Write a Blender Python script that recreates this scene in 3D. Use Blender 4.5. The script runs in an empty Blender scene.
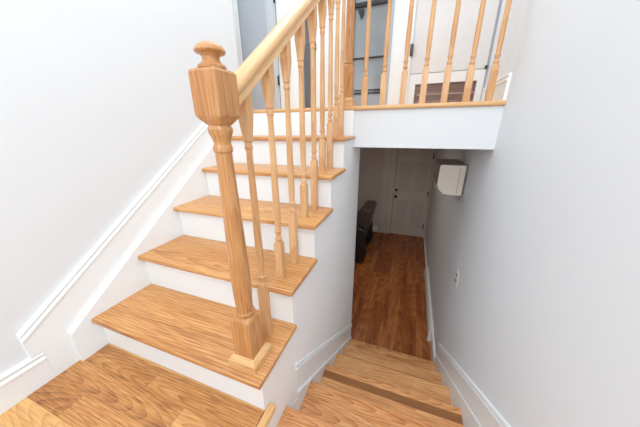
import bpy, bmesh, math, random
from mathutils import Vector, Matrix

random.seed(7)
C = bpy.context.scene.collection
PI = math.pi

# ------------------------------------------------------------------ dimensions (metres)
G, R1, RI = 0.265, 0.1724, 0.19            # run, first rise, rise of the upper flight
def ZT(k): return R1 + (k - 1) * RI        # top of tread k of the upper flight (6 = upper floor)
XSK = -0.362                               # face of the skirt board on the left wall
XLW = -0.400                               # left wall
XS = 0.525                                 # outer face of the wall that carries the upper flight
XT = 0.541                                 # right hand nosing of the treads
XR = 1.391                                 # right wall
RL, GL, YP = 0.19967, 0.28577, 0.1864      # lower flight rise, run, first nosing
ZF = -1.37                               # basement floor
ZC = 0.854                                 # basement ceiling
YU = 5 * G                                 # upper floor nosing
ZU = ZT(6)
YD = 1.95                                  # upstairs far wall
YH = 5.13                                  # basement far wall
YE = 1.615                                  # end of stair wall
YB = -2.3                                  # wall behind
ZTOP = 3.55

# ------------------------------------------------------------------ materials
def new_mat(name):
    m = bpy.data.materials.new(name); m.use_nodes = True
    nt = m.node_tree
    return m, nt, nt.nodes['Principled BSDF']

def srgb(r, g, b):
    f = lambda c: (c/255/12.92) if c/255 <= .04045 else ((c/255+.055)/1.055)**2.4
    return (f(r), f(g), f(b), 1)

def paint(name, col, rough=.55, bump=.0, spec=.4, metal=0.0, var=.02):
    m, nt, b = new_mat(name)
    N, L = nt.nodes, nt.links
    tc = N.new('ShaderNodeTexCoord'); no = N.new('ShaderNodeTexNoise')
    no.inputs['Scale'].default_value = 2.5; no.inputs['Detail'].default_value = 3
    L.new(tc.outputs['Object'], no.inputs['Vector'])
    mx = N.new('ShaderNodeMix'); mx.data_type = 'RGBA'
    c = srgb(*col)
    mx.inputs[6].default_value = tuple(min(1, x*(1-var)) for x in c[:3]) + (1,)
    mx.inputs[7].default_value = tuple(min(1, x*(1+var)) for x in c[:3]) + (1,)
    L.new(no.outputs[0], mx.inputs[0]); L.new(mx.outputs[2], b.inputs['Base Color'])
    b.inputs['Roughness'].default_value = rough
    b.inputs['Specular IOR Level'].default_value = spec
    b.inputs['Metallic'].default_value = metal
    if bump:
        n2 = N.new('ShaderNodeTexNoise'); n2.inputs['Scale'].default_value = 160
        L.new(tc.outputs['Object'], n2.inputs['Vector'])
        bp = N.new('ShaderNodeBump'); bp.inputs['Strength'].default_value = bump
        bp.inputs['Distance'].default_value = .002
        L.new(n2.outputs[0], bp.inputs['Height']); L.new(bp.outputs[0], b.inputs['Normal'])
    return m

def oak(name, along, across, dark, mid, light, width=.14, length=None, seed=0.0, tone=.25,
        ring=.011, rough=.33, ringamt=.75, gap=True, wobble=.03, stretch=1.0, c0=0.0, poreamt=.75, tilt=.22):
    """Procedural oak: boards of one width, cathedral rings per board, fine pores along the grain."""
    m, nt, bs = new_mat(name)
    N, L = nt.nodes, nt.links
    def val(x):
        return x
    def M(op, a, b=None, c=None):
        n = N.new('ShaderNodeMath'); n.operation = op
        for i, v in enumerate((a, b, c)):
            if v is None: continue
            if isinstance(v, (int, float)): n.inputs[i].default_value = v
            else: L.new(v, n.inputs[i])
        return n.outputs[0]
    def noise(vec, scale, detail=2, rough_=.5):
        n = N.new('ShaderNodeTexNoise'); n.inputs['Scale'].default_value = scale
        n.inputs['Detail'].default_value = detail; n.inputs['Roughness'].default_value = rough_
        L.new(vec, n.inputs['Vector']); return n.outputs[0]
    def comb(x, y, z):
        n = N.new('ShaderNodeCombineXYZ')
        for i, v in enumerate((x, y, z)):
            if isinstance(v, (int, float)): n.inputs[i].default_value = v
            else: L.new(v, n.inputs[i])
        return n.outputs[0]
    def rnd(vec):
        n = N.new('ShaderNodeTexWhiteNoise'); n.noise_dimensions = '3D'
        L.new(vec, n.inputs['Vector']); return n.outputs[0], n.outputs[1]
    tc = N.new('ShaderNodeTexCoord'); sp = N.new('ShaderNodeSeparateXYZ')
    L.new(tc.outputs['Object'], sp.inputs[0])
    ax = {'x': sp.outputs[0], 'y': sp.outputs[1], 'z': sp.outputs[2]}
    a, b = ax[along], ax[across]
    c = ax[[k for k in 'xyz' if k not in (along, across)][0]]
    bw = M('ADD', M('DIVIDE', b, width), 100.37 + seed)
    row = M('FLOOR', bw)
    frac = M('SUBTRACT', bw, row)
    r0, _ = rnd(comb(row, seed, 3.1))
    if length:
        al = M('ADD', M('DIVIDE', a, length), M('MULTIPLY', r0, 7.3))
        col = M('FLOOR', al); cf = M('SUBTRACT', al, col)
    else:
        col = 0.0
    rv, rc = rnd(comb(row, col, seed + 1.7))
    s2 = N.new('ShaderNodeSeparateXYZ'); L.new(rc, s2.inputs[0])
    ra, rb, rd = s2.outputs
    aa = M('ADD', a, M('MULTIPLY', rv, 31.0))
    wob = noise(comb(M('MULTIPLY', aa, 1.6*stretch), M('MULTIPLY', b, 5.0), M('ADD', M('MULTIPLY', c, 5.0), seed)), 1.0, 2)
    wob2 = noise(comb(M('MULTIPLY', aa, 6.0), M('MULTIPLY', b, 30.0), M('MULTIPLY', c, 30.0)), 1.0, 2)
    # trunk axis runs along the board, tilted: rings cut into long cathedrals
    bb = M('ADD', M('MULTIPLY', M('SUBTRACT', frac, .5), width), M('MULTIPLY', M('SUBTRACT', ra, .5), width*.9))
    hh = M('ADD', M('ADD', M('MULTIPLY', a, M('MULTIPLY', M('SUBTRACT', rb, .5), tilt)), M('MULTIPLY', rd, .05)), M('MULTIPLY', M('SUBTRACT', c, c0), .7))
    r = M('SQRT', M('ADD', M('POWER', M('ABSOLUTE', bb), 2.0), M('POWER', M('ABSOLUTE', hh), 2.0)))
    r = M('ADD', r, M('MULTIPLY', wob, wobble))
    r = M('ADD', r, M('MULTIPLY', wob2, .006))
    ph = M('FRACT', M('DIVIDE', r, ring))
    rings = M('POWER', ph, 2.2)
    pores = noise(comb(M('MULTIPLY', aa, 9.0), M('MULTIPLY', b, 240.0), M('MULTIPLY', c, 240.0)), 1.0, 2, .6)
    broad = noise(comb(M('MULTIPLY', aa, 2.0), M('MULTIPLY', b, 16.0), M('MULTIPLY', c, 16.0)), 1.0, 3)
    t = M('ADD', M('MULTIPLY', rings, ringamt*.55), M('MULTIPLY', M('SUBTRACT', pores, .5), poreamt))
    t = M('ADD', t, M('MULTIPLY', M('SUBTRACT', broad, .5), .7))
    t = M('ADD', t, M('MULTIPLY', M('SUBTRACT', rv, .5), tone*2))
    t = M('ADD', t, .28)
    ramp = N.new('ShaderNodeValToRGB')
    e = ramp.color_ramp.elements
    e[0].position = 0.0; e[0].color = srgb(*light)
    e[1].position = 1.0; e[1].color = srgb(*dark)
    mm = e.new(.45); mm.color = srgb(*mid)
    L.new(t, ramp.inputs[0])
    out = ramp.outputs[0]
    if gap:
        d = M('MINIMUM', frac, M('SUBTRACT', 1.0, frac))
        g = M('LESS_THAN', M('MULTIPLY', d, width), .0011)
        if length:
            d2 = M('MINIMUM', cf, M('SUBTRACT', 1.0, cf))
            g = M('MAXIMUM', g, M('LESS_THAN', M('MULTIPLY', d2, length), .0012))
        mx = N.new('ShaderNodeMix'); mx.data_type = 'RGBA'
        L.new(M('MULTIPLY', g, .45), mx.inputs[0]); L.new(out, mx.inputs[6])
        mx.inputs[7].default_value = srgb(95, 55, 25)
        out = mx.outputs[2]
    L.new(out, bs.inputs['Base Color'])
    bs.inputs['Roughness'].default_value = rough
    bs.inputs['Specular IOR Level'].default_value = .35
    bp = N.new('ShaderNodeBump'); bp.inputs['Strength'].default_value = .12; bp.inputs['Distance'].default_value = .001
    L.new(pores, bp.inputs['Height']); L.new(bp.outputs[0], bs.inputs['Normal'])
    return m

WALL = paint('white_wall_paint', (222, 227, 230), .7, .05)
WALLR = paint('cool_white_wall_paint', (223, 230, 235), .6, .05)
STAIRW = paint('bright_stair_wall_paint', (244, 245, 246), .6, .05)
TRIM = paint('white_trim_gloss', (240, 246, 247), .35)
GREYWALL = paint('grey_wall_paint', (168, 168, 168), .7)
DOORW = paint('white_door_paint', (228, 228, 228), .4)
DOORG = paint('grey_door_paint', (176, 184, 194), .5)
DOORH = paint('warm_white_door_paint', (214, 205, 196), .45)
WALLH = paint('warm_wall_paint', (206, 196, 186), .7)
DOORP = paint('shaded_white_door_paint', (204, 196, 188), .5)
DOORG2 = paint('pale_grey_door_paint', (200, 206, 212), .5)
BROWNL = paint('pale_brown_bar', (150, 120, 108), .5)
DARKGAP = paint('charcoal_gap_shade', (88, 88, 90), .7)
GREY_GLASS_SHADE = paint('grey_glass_seam_and_shade', (150, 156, 162), .6)
BLACK = paint('black_metal', (22, 23, 25), .4, metal=.3)
BRONZE = paint('dark_bronze', (62, 54, 46), .4, metal=.5)
PLASTIC = paint('white_plastic', (234, 226, 215), .35)
PLASTICD = paint('grey_plastic_and_shade', (120, 116, 110), .5)
HEATW = paint('white_enamel', (226, 224, 222), .4)
LEATHER = paint('grey_brown_leather', (62, 56, 54), .38, .3, var=.15)
LEATHERK = paint('black_leather', (26, 25, 27), .45, .3, var=.2)
GLASSY = paint('grey_reflection_glass', (126, 134, 138), .12, var=.3, spec=.8)
BROWNB = oak('brown_boards', 'x', 'z', (78, 50, 40), (112, 78, 64), (150, 118, 104), width=.055, tone=.35)
OD, OM, OL = (120, 62, 24), (190, 124, 64), (218, 160, 96)
OAK_TREAD = [oak('oak_tread_%d' % i, 'x', 'y', OD, OM, OL, width=w, seed=s, tone=.16, ring=rg, gap=False, wobble=.05, stretch=.8, ringamt=.62, c0=ZT(i+1), poreamt=1.5, tilt=.4)
             for i, (w, s, rg) in enumerate([(.4, 2.3, .013), (.17, 5.9, .014), (.2, 8.2, .013), (.3, 1.4, .013), (.3, 4.4, .013)])]
OAK_LOW = [oak('oak_lower_tread_%d' % i, 'x', 'y', (122, 58, 26), (204, 130, 74), (230, 170, 110), width=w, seed=s, tone=t, ring=.009, gap=False, wobble=.022, stretch=.7, ringamt=.7, c0=-(i+1)*RL, poreamt=1.7, tilt=.2)
           for i, (w, s, t) in enumerate([(.19, 3.3, .15), (.15, 6.1, .2), (.1, 9.7, .3), (.12, 2.6, .2), (.14, 7.9, .2)])]
OAK_SHADE = oak('oak_shade_band', 'x', 'y', (96, 52, 24), (128, 76, 38), (150, 96, 52), width=.3, seed=5.5, tone=0, ring=.01, ringamt=.5, gap=False, c0=-3*RL)
OAK_POST = oak('oak_post', 'z', 'x', (118, 64, 28), (176, 112, 58), (206, 150, 92), width=.5, seed=3.7, tone=.0, ring=.013, ringamt=.4, poreamt=1.0, gap=False)
OAK_RAIL = oak('oak_rail', 'y', 'x', (178, 114, 60), (216, 160, 100), (234, 188, 132), width=.5, seed=1.1, tone=.0, ring=.02, ringamt=.35, gap=False)
OAK_BAL = oak('oak_baluster', 'z', 'x', (142, 84, 42), (200, 141, 86), (222, 174, 120), width=.06, seed=6.4, tone=.05, ring=.02, ringamt=.4, gap=False)
OAK_NOSE = oak('oak_nosing', 'x', 'y', (172, 112, 58), (212, 156, 96), (230, 182, 126), width=.5, seed=2.2, tone=0, ring=.02, ringamt=.4, gap=False)
OAK_NOSEY = oak('oak_landing_nosing', 'y', 'x', (168, 106, 52), (212, 154, 90), (232, 184, 122), width=.5, seed=2.9, tone=0, ring=.014, ringamt=.5, gap=False)
OAK_FLOOR = oak('oak_landing_floor', 'x', 'y', (108, 54, 20), (186, 120, 60), (218, 162, 94), width=.092, length=.62, seed=13.4, tone=.36, ring=.010, wobble=.045, stretch=.7, poreamt=1.6, ringamt=.55, tilt=.24)
OAK_HALL = oak('oak_hall_floor', 'y', 'x', (76, 32, 12), (140, 70, 32), (188, 112, 58), width=.07, length=.8, seed=1.2, tone=.24, ring=.015, stretch=.4, wobble=.03, ringamt=.6, c0=ZF, poreamt=1.2)

# ------------------------------------------------------------------ mesh helpers
def add_box(bm, x0, x1, y0, y1, z0, z1, bev=0, seg=2, edges=None):
    vs = [bm.verts.new((x, y, z)) for x in (x0, x1) for y in (y0, y1) for z in (z0, z1)]
    fs = [(0,1,3,2), (4,6,7,5), (0,4,5,1), (2,3,7,6), (0,2,6,4), (1,5,7,3)]
    ff = [bm.faces.new([vs[i] for i in f]) for f in fs]
    bm.normal_update()
    if bev:
        es = set()
        for f in ff:
            for e in f.edges: es.add(e)
        if edges: es = [e for e in es if edges((e.verts[0].co + e.verts[1].co) / 2, (e.verts[1].co - e.verts[0].co).normalized())]
        bmesh.ops.bevel(bm, geom=list(es), offset=bev, segments=seg, profile=.5, affect='EDGES')
    return bm

def add_prism(bm, pts, axis, a0, a1):
    """polygon pts in the two other axes, extruded along axis from a0 to a1"""
    def P(u, v, a):
        return {'x': (a, u, v), 'y': (u, a, v), 'z': (u, v, a)}[axis]
    n = len(pts)
    v0 = [bm.verts.new(P(u, v, a0)) for u, v in pts]
    v1 = [bm.verts.new(P(u, v, a1)) for u, v in pts]
    bm.faces.new(v0); bm.faces.new(v1[::-1])
    for i in range(n):
        j = (i + 1) % n
        bm.faces.new((v0[j], v0[i], v1[i], v1[j]))
    bmesh.ops.recalc_face_normals(bm, faces=bm.faces[:])
    return bm

def add_turned(bm, prof, n=16, ox=0, oy=0, oz=0):
    """prof rows: (z, half size, 1 square .. 0 round)"""
    rings = []
    for z, h, s in prof:
        ring = []
        for i in range(n):
            t = PI/4 + 2*PI*i/n
            c, q = math.cos(t), math.sin(t)
            k = 1 / max(abs(c), abs(q))
            f = h * (s * k + (1 - s))
            ring.append(bm.verts.new((ox + c*f, oy + q*f, oz + z)))
        rings.append(ring)
    for a, b in zip(rings, rings[1:]):
        for i in range(n):
            j = (i + 1) % n
            bm.faces.new((a[i], a[j], b[j], b[i]))
    bm.faces.new(rings[0][::-1]); bm.faces.new(rings[-1])
    return bm

def add_cyl(bm, p0, p1, r0, r1=None, n=14):
    r1 = r0 if r1 is None else r1
    p0, p1 = Vector(p0), Vector(p1)
    d = (p1 - p0).normalized()
    u = d.orthogonal().normalized(); w = d.cross(u)
    a = [bm.verts.new(p0 + (u*math.cos(2*PI*i/n) + w*math.sin(2*PI*i/n))*r0) for i in range(n)]
    b = [bm.verts.new(p1 + (u*math.cos(2*PI*i/n) + w*math.sin(2*PI*i/n))*r1) for i in range(n)]
    for i in range(n):
        j = (i+1) % n
        bm.faces.new((a[i], a[j], b[j], b[i]))
    bm.faces.new(a[::-1]); bm.faces.new(b)
    return bm

def sloped_mould(bm, xw, sgn, y0, z0, y1, z1, prof):
    """profile (distance from wall, height) swept along a wall in y, ends cut plumb"""
    n = len(prof)
    a = [bm.verts.new((xw + sgn*d, y0, z0 + h)) for d, h in prof]
    b = [bm.verts.new((xw + sgn*d, y1, z1 + h)) for d, h in prof]
    bm.faces.new(a); bm.faces.new(b[::-1])
    for i in range(n):
        j = (i+1) % n
        bm.faces.new((a[j], a[i], b[i], b[j]))
    bmesh.ops.recalc_face_normals(bm, faces=bm.faces[:])
    return bm

def B(): return bmesh.new()

def obj(name, bm, mat, parent=None, angle=35):
    me = bpy.data.meshes.new(name)
    bm.normal_update(); bm.to_mesh(me); bm.free()
    for p in me.polygons: p.use_smooth = True
    me.set_sharp_from_angle(angle=math.radians(angle))
    me.materials.append(mat)
    o = bpy.data.objects.new(name, me); C.objects.link(o)
    if parent is not None:
        o.parent = parent
        base = parent; off = Vector((0, 0, 0))
        while base is not None:
            off += base.location; base = base.parent
        o.location = -off if parent.parent is None else Vector((0, 0, 0))
    return o

def tag(o, label, cat, group=None):
    o['label'] = label; o['category'] = cat
    if group: o['group'] = group
    return o

def thing(name, label, cat, loc=(0, 0, 0), group=None):
    o = bpy.data.objects.new(name, None); C.objects.link(o)
    o.location = loc; o.empty_display_size = .1
    return tag(o, label, cat, group)

def struct(name, bm, mat, parent=None, angle=35):
    o = obj(name, bm, mat, parent, angle)
    if parent is None: o['kind'] = 'structure'
    return o

def box(*a, **k): return add_box(B(), *a, **k)

# ------------------------------------------------------------------ room shell
struct('wall_left', box(XLW - .12, XLW, YB, YU + .04, -.3, ZTOP), WALL)
struct('wall_right', box(XR, XR + .12, YB, YH + .12, ZF - .1, ZTOP), WALLR)
struct('wall_back', box(XLW - .12, XR + .12, YB - .12, YB, ZF - .1, ZTOP), WALL)
struct('ceiling', box(-1.7, XR + .12, YB - .12, YD + .12, ZTOP, ZTOP + .1), WALL)
# stair wall: stepped under the treads, runs on under the landing nosing
pts = [(YB, -RL), (YB, -.026), (.031, -.026)]
for k in range(1, 6):
    z = ZT(k) - .0255
    if k == 1: pts.append((.031, z))
    else: pts.append(((k-1)*G + .031, z))
    pts.append((min(k*G + .031, YU + .02), z) if k < 5 else (YU + .02, z))
pts += [(YU + .02, ZC), (YE, ZC), (YE, ZF), (YP - .03, ZF), (YP - .03, -RL)]
bm = add_prism(B(), pts, 'x', XS - .012, XS)
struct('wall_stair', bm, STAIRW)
# wall closing the space below the stairs, seen edge on, and left part of the basement
struct('wall_basement_near', box(-2.4, XS - .0125, YE - .1, YE, ZF, ZC), WALL)
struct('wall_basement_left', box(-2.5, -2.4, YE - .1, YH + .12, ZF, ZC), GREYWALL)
# header over the lower flight: white fascia, its underside is the basement ceiling
struct('ceiling_basement', box(-2.5, XR, YE + .001, YH + .12, ZC, ZC + .2), WALL)
struct('wall_header', box(XS - .012, XR, YU + .0205, YE, ZC, ZU - .027), WALL)
# floors
struct('floor_landing', box(XLW, XS - .0005, YB, .03, -.025, 0), OAK_FLOOR)
fl = struct('floor_upper', box(-1.7, XR, YU + .021, YD, ZU - .026, ZU), OAK_NOSE)
struct('floor_basement', box(-2.4, XR, YP + 5*GL - .03, YH + .0495, ZF - .06, ZF), OAK_HALL)
# landing edge nosing (along the step down to the quarter landing)
struct('trim_1', box(XS, XS + .032, YB, .066, -.026, 0, bev=.009, seg=3), OAK_NOSEY)
# upper floor nosing above the header and the top riser
bm = box(XSK, XR, YU, YU + .0205, ZU - .026, ZU, bev=.009, seg=3, edges=lambda c, d: abs(d.x) > .9 and c.y < YU + .01)
struct('trim_2', bm, OAK_NOSE)

# ------------------------------------------------------------------ skirts and baseboards
board = lambda d, h: [(0, 0), (d, 0), (d, h), (d-.006, h+.004), (0, h+.004)]
def capped(h, d=.016, e=None):       # baseboard with a two-line cap, total height h
    if e: return [(0, 0), (d, 0), (d, h-.045), (e, h-.040), (e, h-.030), (d, h-.024), (d, h-.016), (e, h-.010), (e-.003, h-.001), (0, h)]
    return [(0, 0), (d, 0), (d, h-.04), (d+.004, h-.036), (d+.004, h-.03), (d-.004, h-.022), (d-.003, h-.014), (d+.002, h-.009), (d-.001, h-.002), (0, h)]
# left wall: tall capped board that climbs with the stairs, in front of it a thicker skirt board
s = .69; zl = lambda y: .396 + s*y
bm = sloped_mould(B(), XLW, 1, -.2, zl(-.2) - .09, 1.36, zl(1.36) - .09, capped(.09, .016))
bm = add_prism(bm, [(-.164, 0), (-.164, .142), (-.2, .142), (-.2, zl(-.2)-.09), (1.36, zl(1.36)-.09), (1.36, zl(1.36) - .3), (.3, 0)], 'x', XLW, XLW + .016)
struct('baseboard_left_sloped', bm, TRIM)
zk = lambda y: R1 + RI/G*y + .045
bm = add_prism(B(), [(-.078, 0), (-.078, zk(-.078)), (1.35, zk(1.35)), (1.35, zk(1.35) - .5), (.3, 0)], 'x', XLW + .0165, XSK)
bmesh.ops.bevel(bm, geom=[e for e in bm.edges if e.verts[0].co.x > XSK-.001 and e.verts[1].co.x > XSK-.001 and min(e.verts[0].co.z, e.verts[1].co.z) > .05 and abs(e.verts[0].co.y-e.verts[1].co.y) > 1 and max(e.verts[0].co.z, e.verts[1].co.z) > 1.1], offset=.006, segments=2, affect='EDGES')
struct('trim_3', bm, TRIM)
struct('baseboard_left', sloped_mould(B(), XLW, 1, YB, 0, -.1645, 0, capped(.141)), TRIM)
# stair wall skirt along the lower flight
nl = lambda y: -RL - RL/GL*(y - YP)
bm = sloped_mould(B(), XS, 1, .293, nl(.293) - .01, YE, nl(YE) - .01, capped(.22, .0015, .009))
struct('baseboard_stair', bm, TRIM)
bm = add_prism(B(), [(.17, nl(.17) - .03), (.293, nl(.293) - .03), (.293, nl(.293) + .025), (YE, nl(YE) + .025), (YE, ZF), (1.45, ZF), (.17, nl(.17) - .35)], 'x', XS + .0016, XS + .005)
bm = sloped_mould(bm, XS + .005, 1, .293, nl(.293) + .006, YE, nl(YE) + .006, [(0, 0), (.006, .003), (.008, .012), (.005, .0195), (0, .0195)])
struct('trim_4', bm, TRIM)
# right wall skirt along the lower flight
bm = sloped_mould(B(), XR, -1, .19, nl(.19) + .01, 1.66, nl(1.66) + .01, capped(.23, .007, .014))
struct('baseboard_right_sloped', bm, TRIM)
bm = add_prism(B(), [(.19, nl(.19) + .075), (1.65, nl(1.65) + .075), (1.65, ZF), (1.45, ZF), (.19, nl(.19) - .3)], 'x', XR - .014, XR - .0075)
struct('trim_5', bm, TRIM)
struct('baseboard_right_platform', sloped_mould(B(), XR, -1, YB, -RL, .189, -RL, capped(.23, .012)), TRIM)
struct('baseboard_right_upper', sloped_mould(B(), XR, -1, YU + .021, ZU, YD, ZU, capped(.14, .014)), TRIM)
struct('baseboard_right', sloped_mould(B(), XR, -1, 3.501, ZF, YH - .001, ZF, capped(.1, .012)), TRIM)

struct('baseboard_right_near', sloped_mould(B(), XR, -1, 1.661, ZF, 2.049, ZF, capped(.16, .012)), TRIM)

# ------------------------------------------------------------------ upper flight
st = thing('staircase', 'white and oak staircase rising beside the left wall to the upper floor', 'staircase', (.1, 0, 0))
def tread_mesh(k):
    y0, y1 = (k-1)*G, k*G + .0304
    if k == 5: y1 = YU + .019
    z1 = ZT(k); z0 = z1 - .025
    return box(XSK + .001, XT, y0, y1, z0, z1, bev=.0085, seg=3,
               edges=lambda c, d: (abs(d.x) > .9 and c.y < y0 + .001) or (abs(d.y) > .9 and c.x > XT - .001) or (abs(d.x) > .9 and c.y > y1 - .001 and c.z > z1 - .001 and False))
for k in range(1, 6):
    t = obj('tread', tread_mesh(k), OAK_TREAD[k-1], st)
for k in range(1, 7):
    yf = (k-1)*G + .0305
    zb = 0 if k == 1 else ZT(k-1)
    if k == 6: yf = YU + .0015
    obj('riser', box(XSK + .001, XS - .0125 if k < 6 else XS, yf, yf + .015, zb + .0005, ZT(k) - .0265), TRIM, st)

# ------------------------------------------------------------------ lower flight
lo = thing('staircase', 'narrow oak staircase going down between the stair wall and the right wall', 'staircase', (.95, YP, -RL))
XA, XB = XS + .0055, XR - .0145
obj('landing_platform', box(XS + .001, XR - .013, YB + .001, YP, -RL - .03, -RL, bev=.009, seg=3, edges=lambda c, d: abs(d.x) > .9 and c.y > YP - .001), OAK_LOW[0], lo)
for k in range(1, 6):
    yn = YP + k*GL
    z = -(k+1)*RL
    bm = box(XA, XB, yn - (GL + .03 if k != 2 else .046), yn, z - .028, z, bev=.009, seg=3, edges=lambda c, d: abs(d.x) > .9 and c.y > yn - .001)
    if k == 2:                                 # painted shadow band: a darker strip behind this tread's nosing
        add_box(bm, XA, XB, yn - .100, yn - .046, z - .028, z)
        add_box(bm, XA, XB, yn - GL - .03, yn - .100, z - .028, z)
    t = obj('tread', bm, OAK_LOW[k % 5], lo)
    t.data.materials.append(OAK_SHADE)
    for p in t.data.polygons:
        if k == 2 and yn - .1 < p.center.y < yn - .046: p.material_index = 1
for k in range(6):
    yn = YP + k*GL
    z1 = -(k+1)*RL - .0285 - (.002 if k == 0 else 0); z0 = -(k+2)*RL if k < 5 else ZF
    obj('riser', box(XA, XB, yn - .045, yn - .031, z0 + .001, z1), TRIM, lo)

# ------------------------------------------------------------------ stair railing
NX, NY = .448, .088
ra = thing('stair_railing', 'oak railing with thick turned newel post and sloping handrail up the staircase', 'railing', (NX, NY, ZT(1)))
z1 = ZT(1)
bm = B()
q = .82
prof = [(.0005, .0385, 1), (.195, .0385, 1), (.201, .036, .8), (.208, .037*q, 0), (.214, .041*q, 0), (.221, .041*q, 0), (.226, .036*q, 0),
        (.25, .0345*q, 0), (.28, .0365*q, 0), (.34, .0385*q, 0), (.42, .0375*q, 0), (.52, .034*q, 0), (.64, .030*q, 0), (.735, .0275*q, 0),
        (.752, .0272*q, 0), (.756, .031*q, 0), (.766, .032*q, 0), (.772, .029*q, 0), (.778, .0275*q, 0), (.790, .031*q, 0), (.802, .0365*q, 0), (.806, .038*q, 0), (.813, .039*q, 0),
        (.822, .034*q, 0), (.826, .0315, .2), (.842, .0395, .8), (.849, .0395, 1), (.943, .0395, 1), (.949, .036, 1)]
add_turned(bm, prof, 24, NX, NY, z1)
npost = obj('newel_post', bm, OAK_POST, ra, 28)
bm = B()
add_turned(bm, [(.0005, .057, 1), (.026, .057, 1), (.030, .054, 1), (.034, .051, 1), (.039, .0465, 1), (.042, .0395, 1)], 16, NX, NY, z1)
obj('base_moulding', bm, OAK_NOSE, npost, 25)
bm = B()
fin = [(.954, .037, 0), (.957, .041, 0), (.963, .0415, 0), (.967, .038, 0), (.970, .031, 0), (.977, .0255, 0), (.986, .0245, 0), (.993, .030, 0), (.996, .041, 0), (1.000, .0445, 0),
                (1.005, .0435, 0), (1.012, .038, 0), (1.018, .030, 0), (1.023, .019, 0), (1.0255, .008, 0)]
add_turned(bm, [(.9495 + (z - .954)*.84, h*.82, t) for z, h, t in fin], 24, NX, NY, z1)
obj('finial', bm, OAK_POST, npost, 30)
# handrail
SL = RI / G
zr = lambda y: 1.066 + SL*(y - .184)          # underside
hp = [(-.019, 0), (.019, 0), (.019, .010), (.0145, .016), (.0150, .023), (.024, .031), (.0265, .041), (.0258, .051), (.0205, .060), (.010, .066), (0, .068),
      (-.010, .066), (-.0205, .060), (-.0258, .051), (-.0265, .041), (-.024, .031), (-.0150, .023), (-.0145, .016), (-.019, .010)]
def rail(bm, pa, pb, axis):
    a = [bm.verts.new(Vector(pa) + Vector((0, d, h) if axis == 'x' else (d, 0, h))) for d, h in hp]
    b = [bm.verts.new(Vector(pb) + Vector((0, d, h) if axis == 'x' else (d, 0, h))) for d, h in hp]
    bm.faces.new(a); bm.faces.new(b[::-1])
    for i in range(len(hp)):
        j = (i+1) % len(hp); bm.faces.new((a[j], a[i], b[i], b[j]))
    bmesh.ops.recalc_face_normals(bm, faces=bm.faces[:])
    return bm
y0, y1 = NY + .0385, YU + .012
bm = rail(B(), (NX, y0, zr(y0)), (NX, y1, zr(y1)), 'y')
MW = Matrix.Translation((NX, y0, zr(y0))) @ Matrix.Rotation(math.atan(SL), 4, 'X')   # grain runs along the rail
bmesh.ops.transform(bm, matrix=MW.inverted(), verts=bm.verts[:])
hrail = obj('handrail', bm, OAK_RAIL, ra, 50)
hrail.matrix_local = Matrix.Translation(-ra.location) @ MW

def baluster(x, y, zb, lower, ztb, zend, slope=True, q=.016):
    bm = B()
    b, t, e = lower, ztb - zb, zend - zb
    prof = [(0.0005, q, 1), (b - .012, q, 1), (b, .0125, .15), (b + .003, .0122, 0), (b + .006, .0150, 0), (b + .012, .0155, 0), (b + .016, .0125, 0),
            (b + .024, .0112, 0), (b + .034, .0118, 0), (b + .040, .0150, 0), (b + .046, .0155, 0), (b + .050, .0125, 0), (b + .060, .0120, 0),
            (b + .10, .0138, 0), (b + .18, .0140, 0), ((b + t)/2 + .05, .0125, 0), (t - .045, .0102, 0), (t - .034, .0105, 0), (t - .031, .0130, 0), (t - .024, .0135, 0), (t - .020, .0115, 0),
            (t - .010, .0120, 0), (t - .007, .0150, 0), (t - .002, .0150, 0), (t, .0138, .2), (t + .03, .0150, .65), (t + .065, q + .0008, 1), (e - .02, q, 1)]
    add_turned(bm, prof, 16, x, y, zb)
    # top cut to the rake of the rail (or level)
    bm.faces.ensure_lookup_table()
    bm.verts.ensure_lookup_table()
    top = [v for v in bm.verts if abs(v.co.z - (zb + e - .02)) < 1e-5]
    for v in top:
        v.co.z = zend + (SL*(v.co.y - y) if slope else 0) - .0008
    return bm

XBAL = .447
spots = [(1, .206, .24), (2, .351, .18), (2, .49, .262), (3, .629, .18), (3, .772, .278), (4, .905, .185), (4, 1.043, .275), (5, 1.168, .185), (5, 1.292, .27)]
for k, y, lowb in spots:
    obj('baluster', baluster(XBAL, y, ZT(k), lowb, 1.060 + .712*(y - .351), zr(y)), OAK_BAL, ra, 30)

# ------------------------------------------------------------------ guard railing on the upper floor
gr = thing('guard_railing', 'level oak railing with slim balusters above the white header', 'railing', (.47, YU + .05, ZU))
UX, UY = .468, YU + .052
bm = B()
add_turned(bm, [(.0005, .033, 1), (.245, .033, 1), (.25, .030, .6), (.256, .026, 0), (.262, .030, 0), (.268, .030, 0), (.273, .026, 0), (.30, .0275, 0), (.42, .028, 0), (.6, .024, 0),
                (.72, .021, 0), (.74, .026, 0), (.75, .026, 0), (.76, .033, .9), (.77, .033, 1), (1.02, .033, 1), (1.03, .030, 1)], 24, UX, UY, ZU)
un = obj('newel_post', bm, OAK_POST, gr, 28)
bm = B(); add_turned(bm, [(.0005, .043, 1), (.04, .043, 1), (.048, .039, 1), (.056, .0345, 1)], 16, UX, UY, ZU)
obj('base_moulding', bm, OAK_NOSE, un, 25)
bm = B(); add_turned(bm, [(1.03, .026, 0), (1.045, .028, 0), (1.055, .018, 0), (1.07, .033, 0), (1.085, .031, 0), (1.1, .012, 0)], 24, UX, UY, ZU)
obj('finial', bm, OAK_POST, un, 30)
ZG = ZU + .88
bm = rail(B(), (UX + .033, UY, ZG), (XR - .001, UY, ZG), 'x')
obj('handrail', bm, OAK_NOSE, gr, 50)
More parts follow.
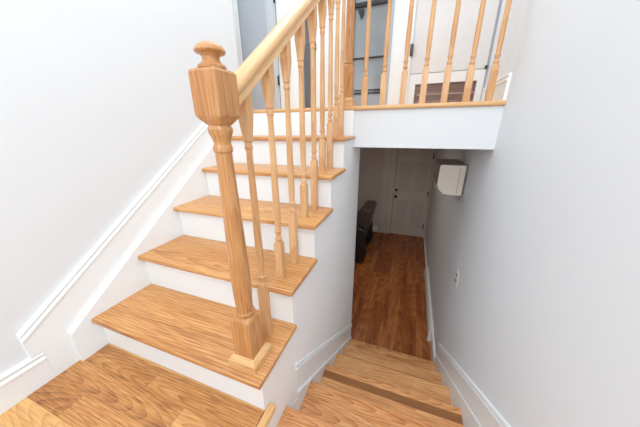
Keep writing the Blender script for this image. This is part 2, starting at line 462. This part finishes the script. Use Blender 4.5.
for x, lowb in zip([.583, .705, .829, .950, 1.074, 1.194, 1.312], [.178, .192, .20, .205, .205, .195, .19]):
    obj('baluster', baluster(x, UY, ZU, lowb, ZU + .70, ZG, slope=False, q=.0175), OAK_BAL, gr, 30)

# ------------------------------------------------------------------ upstairs far wall and its doors
# wall pieces round the openings
def far(x0, x1, z0, z1, name, mat=WALL, y0=YD, y1=YD + .12): return struct(name, box(x0, x1, y0, y1, z0, z1), mat)
far(-1.7, XR, ZU + 2.06, ZTOP, 'wall_far_upper')
far(-1.7, -.80, ZU - .1, ZU + 2.06, 'wall_far_left')
far(-.345, -.125, ZU - .1, ZU + 2.06, 'wall_far_middle')
far(.02, .33, ZU - .1, ZU + 2.06, 'wall_far_centre')
far(.685, .81, ZU - .1, ZU + 2.06, 'wall_far_right')
struct('wall_upper_left', box(-1.82, -1.7, YU + .04, YD + .12, ZU - .1, ZTOP), WALL)
struct('wall_upper_return', box(-1.82, XLW - .12, YU - .08, YU + .04, ZU - .1, ZTOP), WALL)
# door_1: flat grey door with black hinges on its right edge
d1 = struct('door_1', box(-.795, -.486, YD + .02, YD + .055, ZU + .01, ZU + 2.03), DOORG)
obj('door_stile', box(-.484, -.374, YD + .016, YD + .055, ZU + .01, ZU + 2.03, bev=.003), DOORG2, d1)
for z in (ZU + .30, ZU + .95, ZU + 1.78):
    bm = box(-.386, -.352, YD - .004, YD + .0155, z - .036, z + .036, bev=.004); add_cyl(bm, (-.368, YD - .006, z - .042), (-.368, YD - .006, z + .042), .009)
    obj('hinge', bm, BLACK, d1)
obj('door_edge', box(-.3735, -.366, YD + .012, YD + .05, ZU + .01, ZU + 2.03), BLACK, d1)
# casings
def casing(n, x0, x1, z1=ZU + 2.06):
    bm = box(x0, x1, YD - .016, YD - .0002, ZU + .001, z1, bev=.004)
    add_box(bm, x0 + .012, x1 - .03, YD - .022, YD - .0155, ZU + .001, z1, bev=.003)
    struct('trim_%d' % n, bm, TRIM)
casing(6, -.875, -.765)
casing(7, -.355, -.12)
casing(8, .02, .10)
casing(9, .675, .832)
# door_2: charcoal panel painted as the dark gap of a door ajar
d2 = struct('door_2', box(-.122, .018, YD + .05, YD + .09, ZU + .01, ZU + 2.03), DARKGAP)
for z in (ZU + .535, ZU + 1.6):
    obj('hinge', box(-.004, .028, YD - .028, YD - .018, z - .028, z + .028, bev=.004), BLACK, d2)
# door_3: glass door in a black frame, its grey standing for reflections
d3 = struct('door_3', box(.332, .683, YD + .05, YD + .058, ZU + .01, ZU + 2.03), GLASSY)
obj('door_stile', box(.332, .352, YD + .03, YD + .049, ZU + .01, ZU + 2.03), BLACK, d3)
obj('door_stile', box(.648, .672, YD + .03, YD + .049, ZU + .01, ZU + 2.03), DOORG, d3)
for z, h in ((.80, .016), (.424, .005), (.176, .004), (.152, .006)):
    obj('rail', box(.353, .647, YD + .028, YD + .049, ZU + z - h, ZU + z + h, bev=.002), BLACK, d3)
obj('bracket', add_prism(B(), [(.375, ZU + .77), (.43, ZU + .77), (.43, ZU + .735), (.405, ZU + .705)], 'y', YD + .030, YD + .045), BLACK, d3)
obj('lower_glass', box(.353, .647, YD + .044, YD + .049, ZU + .01, ZU + .14), GREY_GLASS_SHADE, d3)
# door_4: white door with a seam and a low opening with brown boards behind
zs = ZU + .268
xa, xb = .838, 1.374
d4 = struct('door_4', box(xa, xb, YD + .006, YD + .045, zs + .003, ZU + 2.03, bev=.003), DOORW)
x0, x1, za, zb = .888, 1.330, ZU + .045, ZU + .193
bm = box(xa, x0, YD + .006, YD + .045, ZU + .01, zs - .003)
add_box(bm, x1, xb, YD + .006, YD + .045, ZU + .01, zs - .003)
add_box(bm, x0, x1, YD + .006, YD + .045, zb, zs - .003)
add_box(bm, x0, x1, YD + .006, YD + .045, ZU + .01, za)
obj('lower_panel', bm, DOORW, d4)
obj('seam', box(xa, xb, YD + .012, YD + .04, zs - .0028, zs + .0028), GREY_GLASS_SHADE, d4)
obj('lower_opening', box(x0, x1, YD + .03, YD + .044, za, zb), BROWNB, d4)
obj('crossbar', box(x0 + .02, x1, YD + .022, YD + .0295, ZU + .108, ZU + .120), BROWNL, d4)
obj('hinge', box(.820, .844, YD - .028, YD + .0055, ZU + .392, ZU + .472, bev=.003), BRONZE, d4)
obj('hinge', box(1.362, 1.380, YD - .008, YD + .0055, ZU + .265, ZU + .288, bev=.003), BLACK, d4)
far(.8325, .837, ZU, ZU + 2.06, 'trim_10', TRIM, YD + .002, YD + .05)
far(1.376, XR - .0005, ZU + .0, ZU + 2.06, 'trim_11', GREY_GLASS_SHADE, YD + .012, YD + .05)  # grey strip painted as the shadow in the door gap
# charcoal sheet painted as the dark behind the openings, so nothing shows through
struct('wall_far_behind', box(-1.7, XR, YD + .125, YD + .2, ZU - .1, ZU + 2.06), DARKGAP)

# ------------------------------------------------------------------ basement far wall, door, things
YW = YH
struct('wall_basement_far', box(-2.4, XR, YW + .05, YW + .15, ZF, ZC), WALLH)
struct('wall_basement_pier', box(-2.4, .639, YW, YW + .0495, ZF, ZC), WALLH)
obj_gap = struct('trim_16', box(.6395, .646, YW + .004, YW + .049, ZF, ZC - .03), DARKGAP)  # dark strip standing for the shaded gap beside the hall door
d5 = struct('door_5', box(.6465, 1.343, YW + .010, YW + .049, ZF + .006, ZC - .03), DOORH)
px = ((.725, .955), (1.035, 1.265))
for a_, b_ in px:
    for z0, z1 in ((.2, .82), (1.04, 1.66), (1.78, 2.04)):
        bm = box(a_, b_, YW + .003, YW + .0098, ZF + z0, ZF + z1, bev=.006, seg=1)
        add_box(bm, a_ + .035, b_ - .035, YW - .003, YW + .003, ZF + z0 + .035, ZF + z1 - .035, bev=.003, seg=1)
        obj('door_panel', bm, DOORP, d5)  # darker than the door, relief shading put into the colour
def knob(z, r):
    bm = B(); add_cyl(bm, (.69, YW + .0098, z), (.69, YW - .006, z), r*.9, n=16); add_cyl(bm, (.69, YW - .006, z), (.69, YW - .03, z), r*.45)
    add_cyl(bm, (.69, YW - .03, z), (.69, YW - .045, z), r*.8, r, n=16); add_cyl(bm, (.69, YW - .045, z), (.69, YW - .058, z), r, r*.6, n=16)
    return bm
obj('door_knob', knob(ZF + .91, .03), BLACK, d5)
obj('deadbolt', knob(ZF + 1.06, .026), BLACK, d5)
for z in (ZF + .27, ZF + 1.02, ZF + 1.80):
    bm = box(1.326, 1.344, YW - .004, YW + .0098, z - .05, z + .05); add_cyl(bm, (1.342, YW - .006, z - .055), (1.342, YW - .006, z + .055), .009)
    obj('hinge', bm, BLACK, d5)
def hcas(n, x0, x1):
    bm = box(x0, x1, YW - .018, YW - .0003, ZF + .001, ZC - .001, bev=.004)
    add_box(bm, x0 + .015, x1 - .015, YW - .024, YW - .0175, ZF + .001, ZC - .001, bev=.003)
    struct('trim_%d' % n, bm, DOORH)
hcas(12, .515, .639)
hcas(13, 1.345, XR - .0005)
hcas(15, .365, .5145)
struct('baseboard_basement_far', box(-2.4, .364, YW - .014, YW - .0003, ZF, ZF + .12, bev=.003), TRIM)

# mini split air conditioner on the right wall
ac = thing('air_conditioner', 'white wall-mounted air conditioner with rounded lower front high on right wall', 'air conditioner', (XR, 1.95, .43))
ya, yb = 1.93, 2.42
pf = [(XR - .020, .415), (XR - .020, .675), (XR - .208, .675), (XR - .219, .668)]
for i in range(13):
    t = PI + (PI/2)*i/12
    pf.append((XR - .222 + .105 + .105*math.cos(t), .42 + .105 + .105*math.sin(t) - .005 + 0*i/8))
bm = add_prism(B(), [(p[0], p[1]) for p in pf], 'y', ya + .012, yb)
obj('casing', bm, PLASTICD, ac, 40)  # grey stands in for shade on the white top and front
bm = add_prism(B(), [(p[0], p[1]) for p in pf], 'y', ya, ya + .0115)
bmesh.ops.bevel(bm, geom=[e for e in bm.edges if e.verts[0].co.y < ya + .001 and e.verts[1].co.y < ya + .001], offset=.005, segments=2, affect='EDGES')
obj('end_panel', bm, PLASTIC, ac, 40)
obj('shaded_back_plate', box(XR - .0195, XR, ya + .03, yb - .03, .43, .665), PLASTICD, ac)  # dark plate, its grey standing for the shadow at the wall
obj('end_groove', box(XR - .062, XR - .059, ya - .001, ya + .002, .43, .655), PLASTICD, ac)
obj('air_flap', box(XR - .205, XR - .10, ya + .05, yb - .05, .4105, .4135), PLASTIC, ac)

# outlet on right wall
ou = thing('wall_outlet', 'small white duplex outlet on the right wall above the lower stairs', 'outlet', (XR, 1.54, -.195))
yo, zo = 1.54, -.175
obj('cover_plate', box(XR - .007, XR - .0003, yo - .045, yo + .045, zo - .06, zo + .06, bev=.003), PLASTIC, ou)
for dz in (-.024, .024):
    bm = B()
    add_prism(bm, [(yo + .017*math.cos(t)*1.0, zo + dz + .0155*max(-.85, min(.85, math.sin(t)))) for t in [2*PI*i/20 for i in range(20)]], 'x', XR - .010, XR - .0072)
    sk = obj('socket', bm, PLASTICD, ou)
    for dy in (-.007, .007):
        obj('slot', box(XR - .0108, XR - .0101, yo + dy - .0015, yo + dy + .0015, zo + dz - .005, zo + dz + .006), BLACK, sk)

# baseboard heater at the foot of the right wall
he = thing('baseboard_heater', 'long white baseboard heater at the foot of the right wall in the hall', 'heater', (XR - .03, 2.5, ZF))
hy0, hy1 = 2.05, 3.5
obj('heater_cover', add_prism(B(), [(XR - .0003, ZF + .02), (XR - .0003, ZF + .175), (XR - .032, ZF + .17), (XR - .046, ZF + .145), (XR - .046, ZF + .05), (XR - .042, ZF + .02)], 'y', hy0 + .03, hy1 - .03), HEATW, he)
for a_, b_ in ((hy0, hy0 + .0295), (hy1 - .0295, hy1)):
    obj('end_cap', add_prism(B(), [(XR - .0003, ZF + .0005), (XR - .0003, ZF + .18), (XR - .034, ZF + .176), (XR - .049, ZF + .148), (XR - .049, ZF + .0005)], 'y', a_, b_), HEATW, he)
obj('heater_slot', box(XR - .04, XR - .0055, hy0 + .031, hy1 - .031, ZF + .004, ZF + .019), PLASTICD, he)

# dark armchair just past the end of the stair wall, facing left
ZA = -1.198
ch = thing('armchair', 'dark leather armchair with reclined back, half hidden behind the stair wall', 'chair', (-.02, 3.55, ZA))
def soft(bm, ofs=.03, seg=3):
    bmesh.ops.bevel(bm, geom=bm.edges[:], offset=ofs, segments=seg, profile=.6, affect='EDGES'); return bm
obj('seat', soft(box(-.45, .20, 3.36, 3.90, ZA + .22, ZA + .46)), LEATHERK, ch)
obj('base', box(-.42, .22, 3.34, 3.92, ZA + .02, ZA + .219, bev=.01), LEATHERK, ch)
bm = add_prism(B(), [(-.04, ZA + .42), (.18, ZA + .30), (.31, ZA + .32), (.425, ZA + .89), (.40, ZA + .93), (.28, ZA + .935), (.22, ZA + .90)], 'y', 3.326, 3.934)
obj('backrest', soft(bm, .025), LEATHER, ch)
for a_, b_ in ((3.18, 3.325), (3.935, 4.08)):
    bm = add_prism(B(), [(-.45, ZA + .03), (.33, ZA + .03), (.385, ZA + .15), (.34, ZA + .62), (.26, ZA + .67), (-.45, ZA + .62)], 'y', a_, b_)
    obj('armrest', soft(bm, .03), LEATHERK, ch)
for x in (-.4, .26):
    for y in (3.25, 4.01):
        obj('foot', add_cyl(B(), (x, y, ZA + .0005), (x, y, ZA + .085), .02, .028), BLACK, ch)

ch.location = (-.09, 3.88, ZF); ch.scale = (1.08, 1.08, 1.08)

# ------------------------------------------------------------------ light
def area(name, loc, target, size, power, col=(1, 1, 1), sy=None):
    l = bpy.data.lights.new(name, 'AREA'); l.energy = power; l.color = col
    l.size = size
    if sy: l.shape = 'RECTANGLE'; l.size_y = sy
    o = bpy.data.objects.new(name, l); C.objects.link(o)
    o.location = loc
    o.rotation_euler = (Vector(target) - Vector(loc)).to_track_quat('-Z', 'Y').to_euler()
    return o
area('stairwell_top_fill', (.45, -.2, ZTOP - .03), (.45, -.2, 0), 1.5, 31, (.91, .96, 1), 2.6)  # unseen fill lamp added over the whole stairwell
area('back_window_light', (.5, YB + .05, 1.65), (.5, 2, .6), 1.6, 17, (.92, .965, 1), .3)
area('lower_flight_fill', (1.2, -1.5, 2.9), (.65, .9, -.6), .7, 34, (.93, .97, 1))  # unseen fill added to brighten the stair wall and lower treads
area('upper_hall_fill', (.2, YU + .33, ZTOP - .05), (.2, YU + .33, 0), 1.6, 22, (.96, .98, 1), .4)  # added fill, lifts the doors behind the guard railing
area('basement_fill', (.2, 3.0, ZC - .02), (.2, 3.0, -1), 1.0, 5.2, (1, .84, .7), .8)  # weak warm fill added for the basement hall, no fixture there

w = bpy.data.worlds.new('world'); bpy.context.scene.world = w; w.use_nodes = True
w.node_tree.nodes['Background'].inputs[0].default_value = (.8, .88, 1, 1)
w.node_tree.nodes['Background'].inputs[1].default_value = .4

# ------------------------------------------------------------------ camera
yaw, pit, rol, f = .36379, .35472, -.00952, 246.55866
u0, v0 = 316.73577, 219.07655
fw = Vector((-math.sin(yaw)*math.cos(pit), math.cos(yaw)*math.cos(pit), -math.sin(pit)))
rt = fw.cross(Vector((0, 0, 1))).normalized(); up = rt.cross(fw)
r2 = rt*math.cos(rol) + up*math.sin(rol); u2 = -rt*math.sin(rol) + up*math.cos(rol)
cd = bpy.data.cameras.new('camera'); cam = bpy.data.objects.new('camera', cd); C.objects.link(cam)
Mx = Matrix((r2, u2, -fw)).transposed().to_4x4(); Mx.translation = Vector((.93313, -.47428, .98692))
cam.matrix_world = Mx
cd.sensor_width = 36; cd.sensor_fit = 'HORIZONTAL'; cd.lens = 36*f/640
cd.shift_x = (320 - u0)/640; cd.shift_y = (v0 - 213.5)/640
cd.clip_start = .02
sc = bpy.context.scene
sc.camera = cam
sc.view_settings.view_transform = 'Standard'
sc.view_settings.exposure = 0
sc.view_settings.gamma = 1.22
sc.cycles.max_bounces = 10; sc.cycles.diffuse_bounces = 6
